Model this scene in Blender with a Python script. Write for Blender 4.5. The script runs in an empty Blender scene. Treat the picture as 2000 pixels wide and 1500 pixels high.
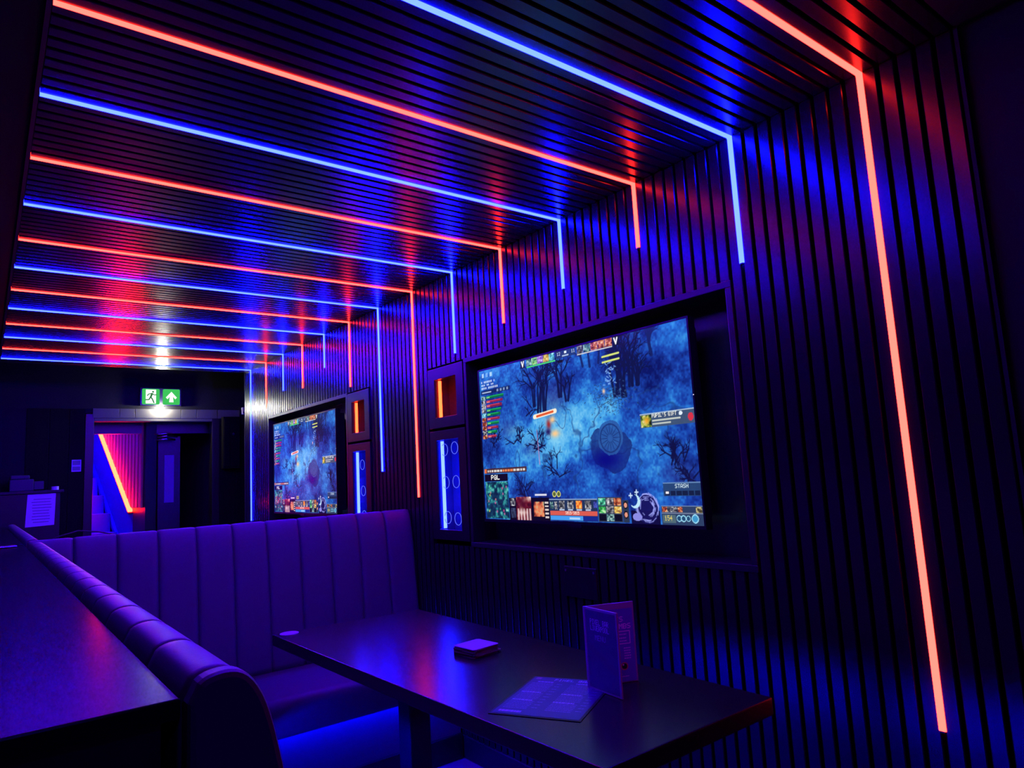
import bpy, bmesh, math, random
import numpy as np
from mathutils import Vector, Matrix
random.seed(7)
scene = bpy.context.scene
C = scene.collection

# ------------------------------------------------------------------ camera
CZ = 1.31                       # lens height above the floor
cam_d = bpy.data.cameras.new('camera')
cam_d.sensor_fit = 'HORIZONTAL'; cam_d.sensor_width = 36.0; cam_d.lens = 24.04
cam_d.clip_start = 0.02; cam_d.clip_end = 60
cam = bpy.data.objects.new('camera', cam_d); C.objects.link(cam)
cam.matrix_world = Matrix(((0.79169, -0.03621, -0.60985, 0.0),
                           (-0.60854, -0.13482, -0.78199, 0.0),
                           (-0.05390, 0.99021, -0.12877, CZ),
                           (0, 0, 0, 1)))
scene.camera = cam
# ------------------------------------------------------------------ world / view
w = bpy.data.worlds.new('world'); scene.world = w; w.use_nodes = True
w.node_tree.nodes['Background'].inputs[0].default_value = (0.10, 0.05, 1.0, 1)
w.node_tree.nodes['Background'].inputs[1].default_value = 0.0
scene.view_settings.view_transform = 'Standard'
scene.view_settings.look = 'None'
scene.view_settings.gamma = 1.0
scene.view_settings.use_curve_mapping = False
scene.view_settings.exposure = 0.0
scene.cycles.max_bounces = 4; scene.cycles.diffuse_bounces = 2; scene.cycles.glossy_bounces = 3
scene.cycles.transmission_bounces = 2; scene.cycles.transparent_max_bounces = 6
scene.cycles.use_adaptive_sampling = True; scene.cycles.adaptive_threshold = 0.05

RED_EMIT = (24.0, 0.36, 0.27)
BLUE_EMIT = (0.30, 0.58, 265.0)

# ------------------------------------------------------------------ materials
M = {}
def mat(name, col, rough=0.5, spec=0.5, metal=0.0, noise=None, bump=None, coat=0.0, sheen=0.0):
    """noise = (scale xyz, amount) colour grain, bump = (scale xyz, strength)"""
    m = bpy.data.materials.new(name); m.use_nodes = True
    nt = m.node_tree; b = nt.nodes['Principled BSDF']
    b.inputs['Base Color'].default_value = (*col, 1)
    b.inputs['Roughness'].default_value = rough
    b.inputs['Specular IOR Level'].default_value = spec
    b.inputs['Metallic'].default_value = metal
    b.inputs['Coat Weight'].default_value = coat
    if sheen: b.inputs['Sheen Weight'].default_value = sheen
    tc = nt.nodes.new('ShaderNodeTexCoord')
    def ntex(scale, detail=4):
        mp = nt.nodes.new('ShaderNodeMapping'); mp.inputs['Scale'].default_value = scale
        n = nt.nodes.new('ShaderNodeTexNoise'); n.inputs['Scale'].default_value = 1.0; n.inputs['Detail'].default_value = detail
        nt.links.new(tc.outputs['Object'], mp.inputs[0]); nt.links.new(mp.outputs[0], n.inputs['Vector'])
        return n
    if noise:
        n = ntex(noise[0]); mx = nt.nodes.new('ShaderNodeMix'); mx.data_type = 'RGBA'
        mx.inputs[6].default_value = (*[c*(1-noise[1]) for c in col], 1)
        mx.inputs[7].default_value = (*[min(1, c*(1+noise[1])) for c in col], 1)
        nt.links.new(n.outputs['Fac'], mx.inputs[0]); nt.links.new(mx.outputs[2], b.inputs['Base Color'])
    if bump:
        n = ntex(bump[0]); bp = nt.nodes.new('ShaderNodeBump'); bp.inputs['Strength'].default_value = bump[1]
        bp.inputs['Distance'].default_value = 0.002
        nt.links.new(n.outputs['Fac'], bp.inputs['Height']); nt.links.new(bp.outputs[0], b.inputs['Normal'])
    M[name] = m; return m
def emit(name, col, strength=1.0):
    m = bpy.data.materials.new(name); m.use_nodes = True
    nt = m.node_tree; nt.nodes.remove(nt.nodes['Principled BSDF'])
    e = nt.nodes.new('ShaderNodeEmission'); e.inputs[0].default_value = (*col, 1); e.inputs[1].default_value = strength
    nt.links.new(e.outputs[0], nt.nodes['Material Output'].inputs[0])
    M[name] = m; return m

mat('slat', (0.010, 0.009, 0.011), 0.25, 0.55, noise=((90, 90, 3), 0.35))
mat('slat_ceiling', (0.010, 0.009, 0.011), 0.25, 0.55, noise=((3, 90, 90), 0.35))
mat('felt', (0.004, 0.004, 0.005), 0.95, 0.1)
mat('black_board', (0.016, 0.014, 0.018), 0.33, 0.5, noise=((8, 40, 8), 0.3))
mat('dark_paint', (0.010, 0.010, 0.013), 0.75, 0.2, noise=((3, 3, 3), 0.3))
mat('floor', (0.14, 0.14, 0.16), 0.42, 0.5, noise=((2, 9, 1), 0.3), bump=((30, 30, 30), 0.1))
mat('vinyl', (0.066, 0.036, 0.10), 0.52, 0.4, noise=((60, 60, 60), 0.10), bump=((220, 220, 220), 0.12))
mat('table', (0.008, 0.007, 0.008), 0.25, 0.45, noise=((30, 3, 30), 0.3), bump=((60, 6, 60), 0.05))
mat('counter', (0.010, 0.009, 0.012), 0.215, 0.12, noise=((30, 3, 30), 0.3))
def dull(name, f):
    nt = M[name].node_tree; out = nt.nodes['Material Output']; b = nt.nodes['Principled BSDF']
    d = nt.nodes.new('ShaderNodeBsdfDiffuse'); d.inputs[0].default_value = (0.010, 0.009, 0.012, 1)
    mx = nt.nodes.new('ShaderNodeMixShader'); mx.inputs[0].default_value = f
    nt.links.new(d.outputs[0], mx.inputs[1]); nt.links.new(b.outputs[0], mx.inputs[2]); nt.links.new(mx.outputs[0], out.inputs[0])
dull('counter', 0.29)
mat('black_metal', (0.012, 0.012, 0.014), 0.45, 0.5)
mat('base_paint', (0.06, 0.06, 0.07), 0.5, 0.4, noise=((8, 8, 8), 0.25))
mat('bezel', (0.008, 0.008, 0.009), 0.30, 0.5)
mat('chrome', (0.6, 0.6, 0.62), 0.25, 0.5, metal=1.0)
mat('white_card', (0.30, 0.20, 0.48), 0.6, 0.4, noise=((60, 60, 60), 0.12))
mat('card_edge', (0.12, 0.085, 0.08), 0.8, 0.2)
mat('paper', (0.70, 0.68, 0.72), 0.7, 0.3)
mat('printer_shell', (0.05, 0.05, 0.07), 0.5, 0.4)
mat('ink', (0.25, 0.22, 0.30), 0.7, 0.2)
mat('wood_dark', (0.005, 0.004, 0.004), 0.75, 0.12, noise=((25, 25, 2.5), 0.5), bump=((60, 60, 6), 0.3))
mat('door_dark', (0.010, 0.007, 0.008), 0.4, 0.5, noise=((25, 25, 3), 0.4))
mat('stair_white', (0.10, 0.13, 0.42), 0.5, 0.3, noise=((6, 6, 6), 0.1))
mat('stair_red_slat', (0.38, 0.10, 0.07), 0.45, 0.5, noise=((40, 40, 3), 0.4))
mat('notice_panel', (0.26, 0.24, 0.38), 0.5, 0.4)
mat('niche_inner', (0.05, 0.045, 0.055), 0.5, 0.4, noise=((20, 20, 20), 0.4))
mat('cable', (0.03, 0.03, 0.035), 0.5, 0.5)
mat('plaster', (0.10, 0.095, 0.085), 0.6, 0.3, noise=((5, 5, 5), 0.2))
emit('led_red', RED_EMIT)
emit('led_blue', BLUE_EMIT)
emit('led_blue_floor', (0.05, 0.15, 190.0))
emit('led_blue_side', (0.05, 0.15, 140.0))
emit('tube_red', (25.0, 0.62, 0.14))
emit('tube_blue', (0.50, 0.90, 150.0))
emit('stair_led', (140.0, 0.75, 0.30))
emit('stair_blue', (0.02, 0.06, 300.0))
emit('exit_green', (0.05, 0.55, 0.11), 1.0)
emit('exit_white', (0.85, 1.0, 0.88), 1.3)
emit('exit_lamp', (1.0, 0.97, 0.80), 2000.0)
emit('ring', (0.16, 0.22, 1.1))
emit('standby', (0.9, 0.9, 1.0), 1.2)

for n in ('ring', 'standby', 'exit_white'): M[n].cycles.emission_sampling = 'NONE'
def glass_mat():
    m = bpy.data.materials.new('pane_glass'); m.use_nodes = True
    nt = m.node_tree; nt.nodes.remove(nt.nodes['Principled BSDF'])
    t = nt.nodes.new('ShaderNodeBsdfTransparent'); t.inputs[0].default_value = (0.93, 0.93, 0.96, 1)
    g = nt.nodes.new('ShaderNodeBsdfGlossy'); g.inputs['Roughness'].default_value = 0.05
    lw = nt.nodes.new('ShaderNodeLayerWeight'); lw.inputs['Blend'].default_value = 0.5
    pw = nt.nodes.new('ShaderNodeMath'); pw.operation = 'POWER'; pw.inputs[1].default_value = 4.0
    f = nt.nodes.new('ShaderNodeMath'); f.operation = 'MULTIPLY_ADD'; f.inputs[1].default_value = 0.5; f.inputs[2].default_value = 0.03
    nt.links.new(lw.outputs['Facing'], pw.inputs[0]); nt.links.new(pw.outputs[0], f.inputs[0])
    mx = nt.nodes.new('ShaderNodeMixShader')
    nt.links.new(f.outputs[0], mx.inputs[0]); nt.links.new(t.outputs[0], mx.inputs[1]); nt.links.new(g.outputs[0], mx.inputs[2])
    nt.links.new(mx.outputs[0], nt.nodes['Material Output'].inputs[0]); M['glass'] = m
glass_mat()
def print_mat(name, emissive, rough=0.3):
    """shows the mesh's own colour attribute: flat print, or a lit display behind glossy glass"""
    m = bpy.data.materials.new(name); m.use_nodes = True
    nt = m.node_tree; b = nt.nodes['Principled BSDF']
    a = nt.nodes.new('ShaderNodeAttribute'); a.attribute_name = 'print'
    b.inputs['Roughness'].default_value = rough
    if emissive:
        b.inputs['Base Color'].default_value = (0.004, 0.004, 0.005, 1)
        nt.links.new(a.outputs['Color'], b.inputs['Emission Color']); b.inputs['Emission Strength'].default_value = emissive; m.cycles.emission_sampling = 'NONE'
    else:
        nt.links.new(a.outputs['Color'], b.inputs['Base Color'])
    M[name] = m
print_mat('display', 1.0, 0.16)
print_mat('printed', 0.0, 0.35)
print_mat('printed_gloss', 0.0, 0.30)

# ------------------------------------------------------------------ helpers
def add_box(bm, x0, x1, y0, y1, z0, z1):
    v = [bm.verts.new(p) for p in ((x0,y0,z0),(x1,y0,z0),(x1,y1,z0),(x0,y1,z0),(x0,y0,z1),(x1,y0,z1),(x1,y1,z1),(x0,y1,z1))]
    for f in ((3,2,1,0),(4,5,6,7),(0,1,5,4),(1,2,6,5),(2,3,7,6),(3,0,4,7)): bm.faces.new([v[i] for i in f])
def add_prism(bm, pts, axis, a, b):
    """closed polygon pts in the two other axes (cyclic order), extruded along axis from a to b"""
    def P(p, t):
        return {'x': (t, p[0], p[1]), 'y': (p[0], t, p[1]), 'z': (p[0], p[1], t)}[axis]
    A = [bm.verts.new(P(p, a)) for p in pts]; B = [bm.verts.new(P(p, b)) for p in pts]
    n = len(pts)
    bm.faces.new(A); bm.faces.new(B[::-1])
    for i in range(n): bm.faces.new((A[i], B[i], B[(i+1) % n], A[(i+1) % n]))
def add_tube(bm, pts, r, n=8, cap=True):
    pts = [Vector(p) for p in pts]; rings = []
    for i, p in enumerate(pts):
        d = (pts[min(i+1, len(pts)-1)] - pts[max(i-1, 0)]).normalized()
        u = d.cross(Vector((0.31, 0.17, 0.93))).normalized(); v = d.cross(u)
        rings.append([bm.verts.new(p + r*(math.cos(6.2832*k/n)*u + math.sin(6.2832*k/n)*v)) for k in range(n)])
    for a, b in zip(rings, rings[1:]):
        for k in range(n): bm.faces.new((a[k], a[(k+1) % n], b[(k+1) % n], b[k]))
    if cap: bm.faces.new(rings[0][::-1]); bm.faces.new(rings[-1])
def add_torus(bm, c, R, r, axis='x', n=28, m=6):
    rings = []
    for i in range(n):
        a = 2*math.pi*i/n; ring = []
        for j in range(m):
            b = 2*math.pi*j/m; rr = R + r*math.cos(b); h = r*math.sin(b)
            p = {'x': (h, rr*math.cos(a), rr*math.sin(a)), 'z': (rr*math.cos(a), rr*math.sin(a), h)}[axis]
            ring.append(bm.verts.new((c[0]+p[0], c[1]+p[1], c[2]+p[2])))
        rings.append(ring)
    for i in range(n):
        for j in range(m):
            bm.faces.new((rings[i][j], rings[(i+1) % n][j], rings[(i+1) % n][(j+1) % m], rings[i][(j+1) % m]))
def mesh_of(bm, name, m, smooth=False):
    bmesh.ops.recalc_face_normals(bm, faces=bm.faces[:])
    me = bpy.data.meshes.new(name); bm.to_mesh(me); bm.free()
    me.materials.append(M[m])
    if smooth:
        for p in me.polygons: p.use_smooth = True
    return me
def link(name, me, parent=None, loc=(0, 0, 0)):
    o = bpy.data.objects.new(name, me); C.objects.link(o); o.location = loc
    if parent: o.parent = parent
    return o
def obj(name, bm, m, parent=None, loc=(0, 0, 0), smooth=False, bevel=0.0, seg=2):
    if bevel:
        bmesh.ops.recalc_face_normals(bm, faces=bm.faces[:])
        bmesh.ops.bevel(bm, geom=[e for e in bm.edges if e.calc_face_angle(0) > 0.5], offset=bevel, segments=seg, affect='EDGES', profile=0.5)
    return link(name, mesh_of(bm, name, m, smooth), parent, loc)
def boxo(name, b, m, parent=None, bevel=0.0):
    bm = bmesh.new(); add_box(bm, *b); return obj(name, bm, m, parent, bevel=bevel)
def thing(name, label, cat, loc=(0, 0, 0), group=None):
    o = bpy.data.objects.new(name, None); C.objects.link(o); o.location = loc; o.empty_display_size = 0.05
    return tag(o, label, cat, group)
def tag(o, label, cat, group=None):
    o['label'] = label; o['category'] = cat
    if group: o['group'] = group
    return o
def struct(o, label=None):
    o['kind'] = 'structure'
    if label: o['label'] = label
    return o
def empty_struct(name, label=None):
    o = bpy.data.objects.new(name, None); C.objects.link(o); return struct(o, label)
bm_new = bmesh.new

# ------------------------------------------------------------------ dimensions
D = 1.8475                     # front of the slatted wall (x)
HC = CZ + 1.022                # underside of the slatted ceiling
XL = 0.0833                    # left edge of the slatted ceiling
LED0, STEP = 0.765, 0.41       # first LED line and spacing (y)
P = STEP/9                     # slat pitch
GAP = 0.0105
YN, YF = LED0 - 5*P, LED0 + 121*P   # near / far end of the slatted wall
def gy(k): return LED0 + k*P
NEAR = (gy(10), gy(51)); FAR = (gy(66), gy(107))    # niche blocks along y
ZB0, ZB1 = CZ - 0.335, CZ + 0.566                   # niche blocks in height

# ------------------------------------------------------------------ room shell
struct(boxo('floor', (-3.6, 3.2, -2.6, 11.2, -0.06, 0.0), 'floor'))
ceil = empty_struct('ceiling')
bm = bm_new()
add_box(bm, XL, D + 0.03, YN, YF, HC + 0.018, HC + 0.05)
obj('ceiling_backing', bm, 'felt', ceil)
bm = bm_new()
add_box(bm, -3.6, XL - 0.012, -2.6, YF, HC, HC + 0.05)
add_box(bm, XL - 0.012, 3.2, -2.6, YN - 0.004, HC, HC + 0.05)
add_box(bm, -3.6, 3.2, YF + 0.004, 7.5, CZ + 1.26, CZ + 1.31)
add_box(bm, -3.6, D + 0.03, YF, YF + 0.004, HC, CZ + 1.31)
obj('plain_ceiling', bm, 'dark_paint', ceil)
bm = bm_new()
add_box(bm, XL - 0.012, XL - 0.002, YN, YF, HC - 0.006, HC + 0.02)
obj('edge_trim', bm, 'black_board', ceil)
# ceiling slats, running away from the wall
def slat_mesh(name, length, along, m):
    wd, th, c = (P - GAP)/2, 0.018, 0.0022
    prof = [(-wd, th), (-wd, c), (-wd + c, 0), (wd - c, 0), (wd, c), (wd, th)]   # (across, depth), front at 0
    bm = bm_new()
    A = []; B = []
    for a, d in prof:
        if along == 'z':
            A.append(bm.verts.new((d, a, 0))); B.append(bm.verts.new((d, a, length)))
        else:
            A.append(bm.verts.new((0, a, d))); B.append(bm.verts.new((length, a, d)))
    n = len(prof); bm.faces.new(A); bm.faces.new(B[::-1])
    for i in range(n): bm.faces.new((A[i], B[i], B[(i+1) % n], A[(i+1) % n]))
    return mesh_of(bm, name, m)
me = slat_mesh('ceiling_slat', D - XL - 0.001, 'x', 'slat_ceiling')
for k in range(-5, 121):
    link('slat', me, ceil, (XL, gy(k + 0.5), HC))

wall = empty_struct('wall_right', 'black vertical slat wall with two screen niches')
bm = bm_new()
x0, x1 = D + 0.018, D + 0.032
for a, b in ((YN, NEAR[0]), (NEAR[1], FAR[0]), (FAR[1], YF)): add_box(bm, x0, x1, a, b, 0, HC + 0.02)
for a, b in (NEAR, FAR):
    add_box(bm, x0, x1, a, b, 0, ZB0); add_box(bm, x0, x1, a, b, ZB1, HC + 0.02)
obj('wall_backing', bm, 'felt', wall)
bm = bm_new()
add_box(bm, D + 0.012, D + 0.06, -2.6, YN - 0.004, 0, HC)
add_box(bm, D - 0.002, D + 0.012, YN - 0.010, YN - 0.001, 0, HC)
add_box(bm, D, 2.0, YF, YF + 0.012, 0, HC)
obj('plain_return', bm, 'dark_paint', wall)
ZS = 0.10
full = slat_mesh('wall_slat', HC - ZS - 0.001, 'z', 'slat')
lower = slat_mesh('wall_slat_lower', ZB0 - ZS, 'z', 'slat')
upper = slat_mesh('wall_slat_upper', HC - ZB1 - 0.001, 'z', 'slat')
for k in range(-5, 121):
    if 10 <= k < 51 or 66 <= k < 107:
        link('slat', lower, wall, (D, gy(k + 0.5), ZS)); link('slat', upper, wall, (D, gy(k + 0.5), ZB1))
    else:
        link('slat', full, wall, (D, gy(k + 0.5), ZS))
struct(boxo('baseboard_right', (D - 0.006, D + 0.018, YN, YF, 0, ZS), 'black_board', bevel=0.003))

# outer walls of the dark room
bm = bm_new(); add_box(bm, -3.66, -3.6, -2.6, 7.5, 0, CZ + 1.31); struct(obj('wall_left', bm, 'dark_paint'))
bm = bm_new(); add_box(bm, -3.6, 3.2, -2.66, -2.6, 0, CZ + 1.31); struct(obj('wall_back', bm, 'dark_paint'))
bm = bm_new(); add_box(bm, 2.5, 2.56, YF + 0.012, 7.5, 0, CZ + 1.31); struct(obj('wall_recess', bm, 'dark_paint'))
# end wall with the doorway
YE = 7.4
DX0, DX1, DZ = 0.815, 1.850, CZ + 0.685
end = empty_struct('wall_end', 'dark panelled end wall around the doorway')
bm = bm_new()
add_box(bm, -3.6, DX0 - 0.07, YE, YE + 0.1, 0, CZ + 1.31)
add_box(bm, DX1 + 0.07, 2.56, YE, YE + 0.1, 0, CZ + 1.31)
add_box(bm, DX0 - 0.07, DX1 + 0.07, YE, YE + 0.1, DZ + 0.075, CZ + 1.31)
obj('wall_face', bm, 'dark_paint', end)
xs = [0.30, 0.47, 0.62, 0.745]
for a, b in zip(xs, xs[1:]): boxo('plank', (a + 0.003, b - 0.003, YE - 0.012, YE, 0, CZ + 0.80), 'wood_dark', end, 0.002)
for a, b in ((1.92, 2.08), (2.08, 2.28), (2.28, 2.48)): boxo('plank', (a + 0.003, b - 0.003, YE - 0.012, YE, 0, CZ + 0.66), 'wood_dark', end, 0.002)
xs = [0.80, 1.02, 1.15, 1.555, 1.70, 1.90, 2.12]
for a, b in zip(xs, xs[1:]): boxo('header_plank', (a + 0.002, b - 0.002, YE - 0.022, YE, CZ + 0.715, CZ + 0.805), 'plaster', end, 0.002)
fr = empty_struct('door_1', 'open doorway with dark frame below the exit sign')
boxo('door_jamb', (DX0 - 0.07, DX0, YE - 0.02, YE + 0.1, 0, DZ + 0.07), 'door_dark', fr, 0.003)
boxo('door_jamb', (DX1, DX1 + 0.07, YE - 0.02, YE + 0.1, 0, DZ + 0.07), 'door_dark', fr, 0.003)
boxo('door_head', (DX0, DX1, YE - 0.02, YE + 0.1, DZ, DZ + 0.07), 'plaster', fr, 0.003)

# ------------------------------------------------------------------ LED light lines
drops = [-0.668, 0.607, 0.780, 0.730, 0.673, 0.605, -0.101, 0.049, 0.600, 0.786, 0.700, 0.734, 0.637, -0.285]
ordn = ['nearest', 'second nearest', 'third nearest', 'fourth nearest', 'fifth nearest', 'sixth nearest', 'farthest']
def how(d):
    return 'long drop down the wall' if d < 0.1 else 'short drop down the wall'
for i, dz in enumerate(drops):
    col = 'red' if i % 2 == 0 else 'blue'
    y = gy(9*i)
    t = thing('led_light_line', f'{ordn[i//2]} of the seven {col} LED light lines, {how(dz)}', 'light strip', (D, y, CZ + dz), 'LED lines across ceiling and wall')
    def seg(name, a, b, vertical):
        bm = bm_new(); w1, w2 = 0.0049, 0.0085
        prof = [(-w1, 0.014), (-w1, -0.0004), (-w2, -0.0004), (-w2, -0.002), (-w2 + 0.003, -0.0042), (w2 - 0.003, -0.0042), (w2, -0.002), (w2, -0.0004), (w1, -0.0004), (w1, 0.014)]
        if vertical: pts = [(d, q) for q, d in prof]; add_prism(bm, pts, 'z', a, b)
        else: pts = [(q, d) for q, d in prof]; add_prism(bm, pts, 'x', a, b)
        return obj(name, bm, 'led_' + col, t)
    zt = HC - (CZ + dz)
    o = seg('ceiling_section', XL - D, -0.0043, False); o.location = (0, 0, zt)
    seg('wall_section', 0.0, zt - 0.0043, True)
    w2 = 0.0085
    boxo('corner_joint', (-0.0042, 0.0, -w2, w2, zt - 0.0042, zt), 'led_' + col, t)
    boxo('end_cap', (-0.0040, 0.010, -0.0049, 0.0049, -0.004, 0.0), 'bezel', t)

# two fill light lines, added unseen behind the viewpoint to lift the near dark faces
for col, yy in (('red', -1.75), ('blue', -1.35)):
    t = thing('led_light_line', f'{col} fill light line added unseen behind the viewpoint', 'light strip', (-0.4, yy, HC), 'added fill lights behind the viewpoint')
    boxo('ceiling_section', (0.3, 0.65, -0.0085, 0.0085, -0.0085, -0.0005), 'led_' + col, t)

# ------------------------------------------------------------------ screen niches, frames
RZ0, RZ1 = CZ - 0.313, CZ + 0.543
def niche(name, y0, y1, label):
    t = empty_struct(name, label)
    f, b = D - 0.004, D + 0.13
    boxo('niche_back', (b, b + 0.012, y0 - 0.02, y1 + 0.02, RZ0 - 0.02, RZ1 + 0.02), 'black_board', t)
    boxo('niche_top', (f, b, y0 - 0.022, y1 + 0.022, RZ1, RZ1 + 0.022), 'black_board', t, 0.002)
    boxo('niche_sill', (f, b, y0 - 0.022, y1 + 0.022, RZ0 - 0.022, RZ0), 'black_board', t, 0.002)
    boxo('niche_side', (f, b, y0 - 0.022, y0, RZ0, RZ1), 'black_board', t, 0.002)
    boxo('niche_side', (f, b, y1, y1 + 0.022, RZ0, RZ1), 'black_board', t, 0.002)
    return t
NY0, NY1 = NEAR[0] + 0.023, 2.722
FY0, FY1 = 4.118, FAR[1] - 0.023
niche('trim_1', NY0, NY1, 'black frame of the nearer screen niche')
niche('trim_2', FY0, FY1, 'black frame of the farther screen niche')

# ------------------------------------------------------------------ display picture (drawn cell by cell)
FONT = {'0':'3E5149453E','1':'00427F4000','2':'4261514946','3':'2141454B31','4':'1814127F10','5':'2745454539','6':'3C4A494930','7':'0171090503','8':'3649494936','9':'064949291E',
'A':'7E1111117E','B':'7F49494936','C':'3E41414122','D':'7F4141221C','E':'7F49494941','F':'7F09090901','G':'3E4149497A','H':'7F0808087F','I':'00417F4100','J':'2040413F01','K':'7F08142241','L':'7F40404040',
'M':'7F020C027F','N':'7F0408107F','O':'3E4141413E','P':'7F09090906','Q':'3E4151215E','R':'7F09192946','S':'4649494931','T':'01017F0101','U':'3F4040403F','V':'1F2040201F','W':'3F4038403F','X':'6314081463',
'Y':'0708700807','Z':'6151494543',"'":'0005030000',':':'0036360000','/':'2010080402','.':'0060600000','-':'0808080808',' ':'0000000000'}
def text(img, s, x, y, col, sx=1, sy=1, a=1.0):
    for ch in s:
        h = FONT[ch]
        for c in range(5):
            bits = int(h[2*c:2*c+2], 16)
            for r in range(7):
                if bits >> r & 1:
                    X0, Y0 = int(x + c*sx), int(y + r*sy)
                    img[Y0:Y0+max(1, int(round(sy))), X0:X0+max(1, int(round(sx)))] = img[Y0:Y0+max(1, int(round(sy))), X0:X0+max(1, int(round(sx)))]*(1-a) + np.array(col)*a
        x += 6*sx
def vnoise(h, w, cells, rng):
    gx = max(2, int(cells)); gyy = max(2, int(cells*h/w) + 1)
    g = rng.random((gyy + 2, gx + 2))
    X = np.linspace(0, gx, w)[None, :].repeat(h, 0); Y = np.linspace(0, gyy, h)[:, None].repeat(w, 1)
    xi = X.astype(int); yi = Y.astype(int); fx = X - xi; fy = Y - yi
    fx = fx*fx*(3-2*fx); fy = fy*fy*(3-2*fy)
    return (g[yi, xi]*(1-fx) + g[yi, xi+1]*fx)*(1-fy) + (g[yi+1, xi]*(1-fx) + g[yi+1, xi+1]*fx)*fy
def fbm(h, w, c, rng, o=5):
    return sum(vnoise(h, w, c*2**i, rng)*0.5**i for i in range(o))/sum(0.5**i for i in range(o))
def blob(U, V, u, v, ru, rv):
    return np.exp(-(((U-u)/ru)**2 + ((V-v)/rv)**2))
def mixc(img, mask, col):
    m = np.clip(mask, 0, 1)[..., None]; img[:] = img*(1-m) + np.array(col)*m
def draw_display(w=640, h=360):
    rng = np.random.default_rng(5)
    U = np.linspace(0, 1, w)[None, :].repeat(h, 0); V = np.linspace(0, 1, h)[:, None].repeat(w, 1)
    n1 = fbm(h, w, 5, rng); n2 = fbm(h, w, 14, rng); n3 = fbm(h, w, 40, rng, 3); n4 = vnoise(h, w, 160, rng)
    img = np.zeros((h, w, 3))
    t = np.clip(0.02 + 0.80*n1 + 0.50*(n2-0.5) + 0.42*(n3-0.5) + 0.22*(n4-0.5), 0, 1)
    t += 0.42*blob(U, V, .42, .52, .20, .22) + 0.30*blob(U, V, .64, .37, .13, .10) + 0.22*blob(U, V, .2, .40, .10, .14) + 0.10*blob(U, V, .86, .6, .12, .2) + 0.16*blob(U, V, .95, .04, .14, .12)
    t -= 0.30*blob(U, V, .05, .55, .10, .10) + 0.28*blob(U, V, .52, .19, .14, .08) + 0.22*blob(U, V, .90, .20, .13, .10) + 0.25*blob(U, V, .74, .86, .09, .14) + 0.25*blob(U, V, .22, .85, .16, .10) + 0.2*blob(U, V, .36, .2, .12, .16) + 0.25*blob(U, V, .76, .2, .07, .18)
    t = np.clip(t, 0, 1.1)
    stops = [(0.0, (10, 22, 96)), (0.3, (24, 64, 165)), (0.55, (38, 112, 208)), (0.8, (70, 165, 232)), (1.1, (125, 205, 245))]
    for c in range(3): img[..., c] = np.interp(t, [s[0] for s in stops], [s[1][c]/255 for s in stops])
    mixc(img, 0.5*blob(U, V, .43, .28, .06, .09) + 0.35*blob(U, V, .17, .42, .06, .06) + 0.35*blob(U, V, .3, .56, .05, .05) + 0.3*blob(U, V, .93, .75, .06, .06), (0.24, 0.20, 0.46))
    # cracks in the ground
    cr = np.abs(fbm(h, w, 7, rng, 4) - 0.5); mixc(img, 0.6*np.exp(-(cr/0.010)**2)*(V > .3)*(V < .86), (0.10, 0.22, 0.48))
    def line(p, q, r0, r1, col, a=1.0):
        (u0, v0), (u1, v1) = p, q; asp = h/w
        dx, dy = u1-u0, (v1-v0)*asp; L2 = dx*dx + dy*dy + 1e-9
        x0 = max(0, int((min(u0, u1)-.02)*w)); x1 = min(w, int((max(u0, u1)+.02)*w)+1); y0 = max(0, int((min(v0, v1)-.03)*h)); y1 = min(h, int((max(v0, v1)+.03)*h)+1)
        if x1 <= x0 or y1 <= y0: return
        uu = U[y0:y1, x0:x1] - u0; vv = (V[y0:y1, x0:x1] - v0)*asp
        s = np.clip((uu*dx + vv*dy)/L2, 0, 1); dd = np.hypot(uu - s*dx, vv - s*dy); rr = r0 + (r1-r0)*s
        m = np.clip((rr - dd)*w + 0.5, 0, 1)[..., None]*a; sub = img[y0:y1, x0:x1]; sub[:] = sub*(1-m) + np.array(col)*m
    def tree(u, v, ln, ang, r, depth, col):
        u2 = u + ln*math.cos(ang); v2 = v - ln*math.sin(ang)*w/h
        line((u, v), (u2, v2), r, r*0.6, col, 0.9)
        if depth:
            for k in range(rng.integers(2, 4)):
                f = rng.uniform(.55, 1.0)
                tree(u + (u2-u)*f, v + (v2-v)*f, ln*rng.uniform(.45, .75), ang + rng.uniform(-.85, .85), r*0.6, depth-1, col)
    dk = (0.055, 0.085, 0.27)
    for (u, v, ln, n) in ((.35, .34, .10, 4), (.375, .36, .11, 4), (.33, .30, .08, 3), (.46, .27, .08, 4), (.50, .30, .05, 2), (.72, .32, .10, 5), (.75, .33, .11, 5), (.775, .28, .10, 4), (.87, .14, .06, 4), (.80, .28, .05, 4), (.59, .12, .05, 1), (.62, .13, .05, 1), (.66, .12, .05, 1)):
        for _ in range({1: 1, 2: 2, 3: 2, 4: 3, 5: 4}[n]): tree(u + rng.uniform(-.012, .012), v, ln, 1.55 + rng.uniform(-.25, .25), .0055, min(n, 4), dk if v > .2 else (0.08, 0.14, 0.38))
    for (u, v, n) in ((.22, .50, 9), (.33, .56, 10), (.42, .72, 6), (.24, .84, 8), (.08, .50, 8), (.93, .68, 12), (.98, .78, 7), (.30, .33, 4)):
        for _ in range(n): tree(u + rng.uniform(-.025, .025), v + rng.uniform(-.03, .03), rng.uniform(.02, .05), rng.uniform(.2, 2.9), .0028, 2, (0.06, 0.07, 0.26))
    for _ in range(260):                                    # rubble near the top clearing
        u, v = .70 + rng.normal(0, .05), .33 + rng.normal(0, .05); g = rng.uniform(.2, .6)
        line((u, v), (u + .004, v + rng.uniform(-.006, .006)), .0016, .001, (g*.45, g*.75, g*1.2), .7)
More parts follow.
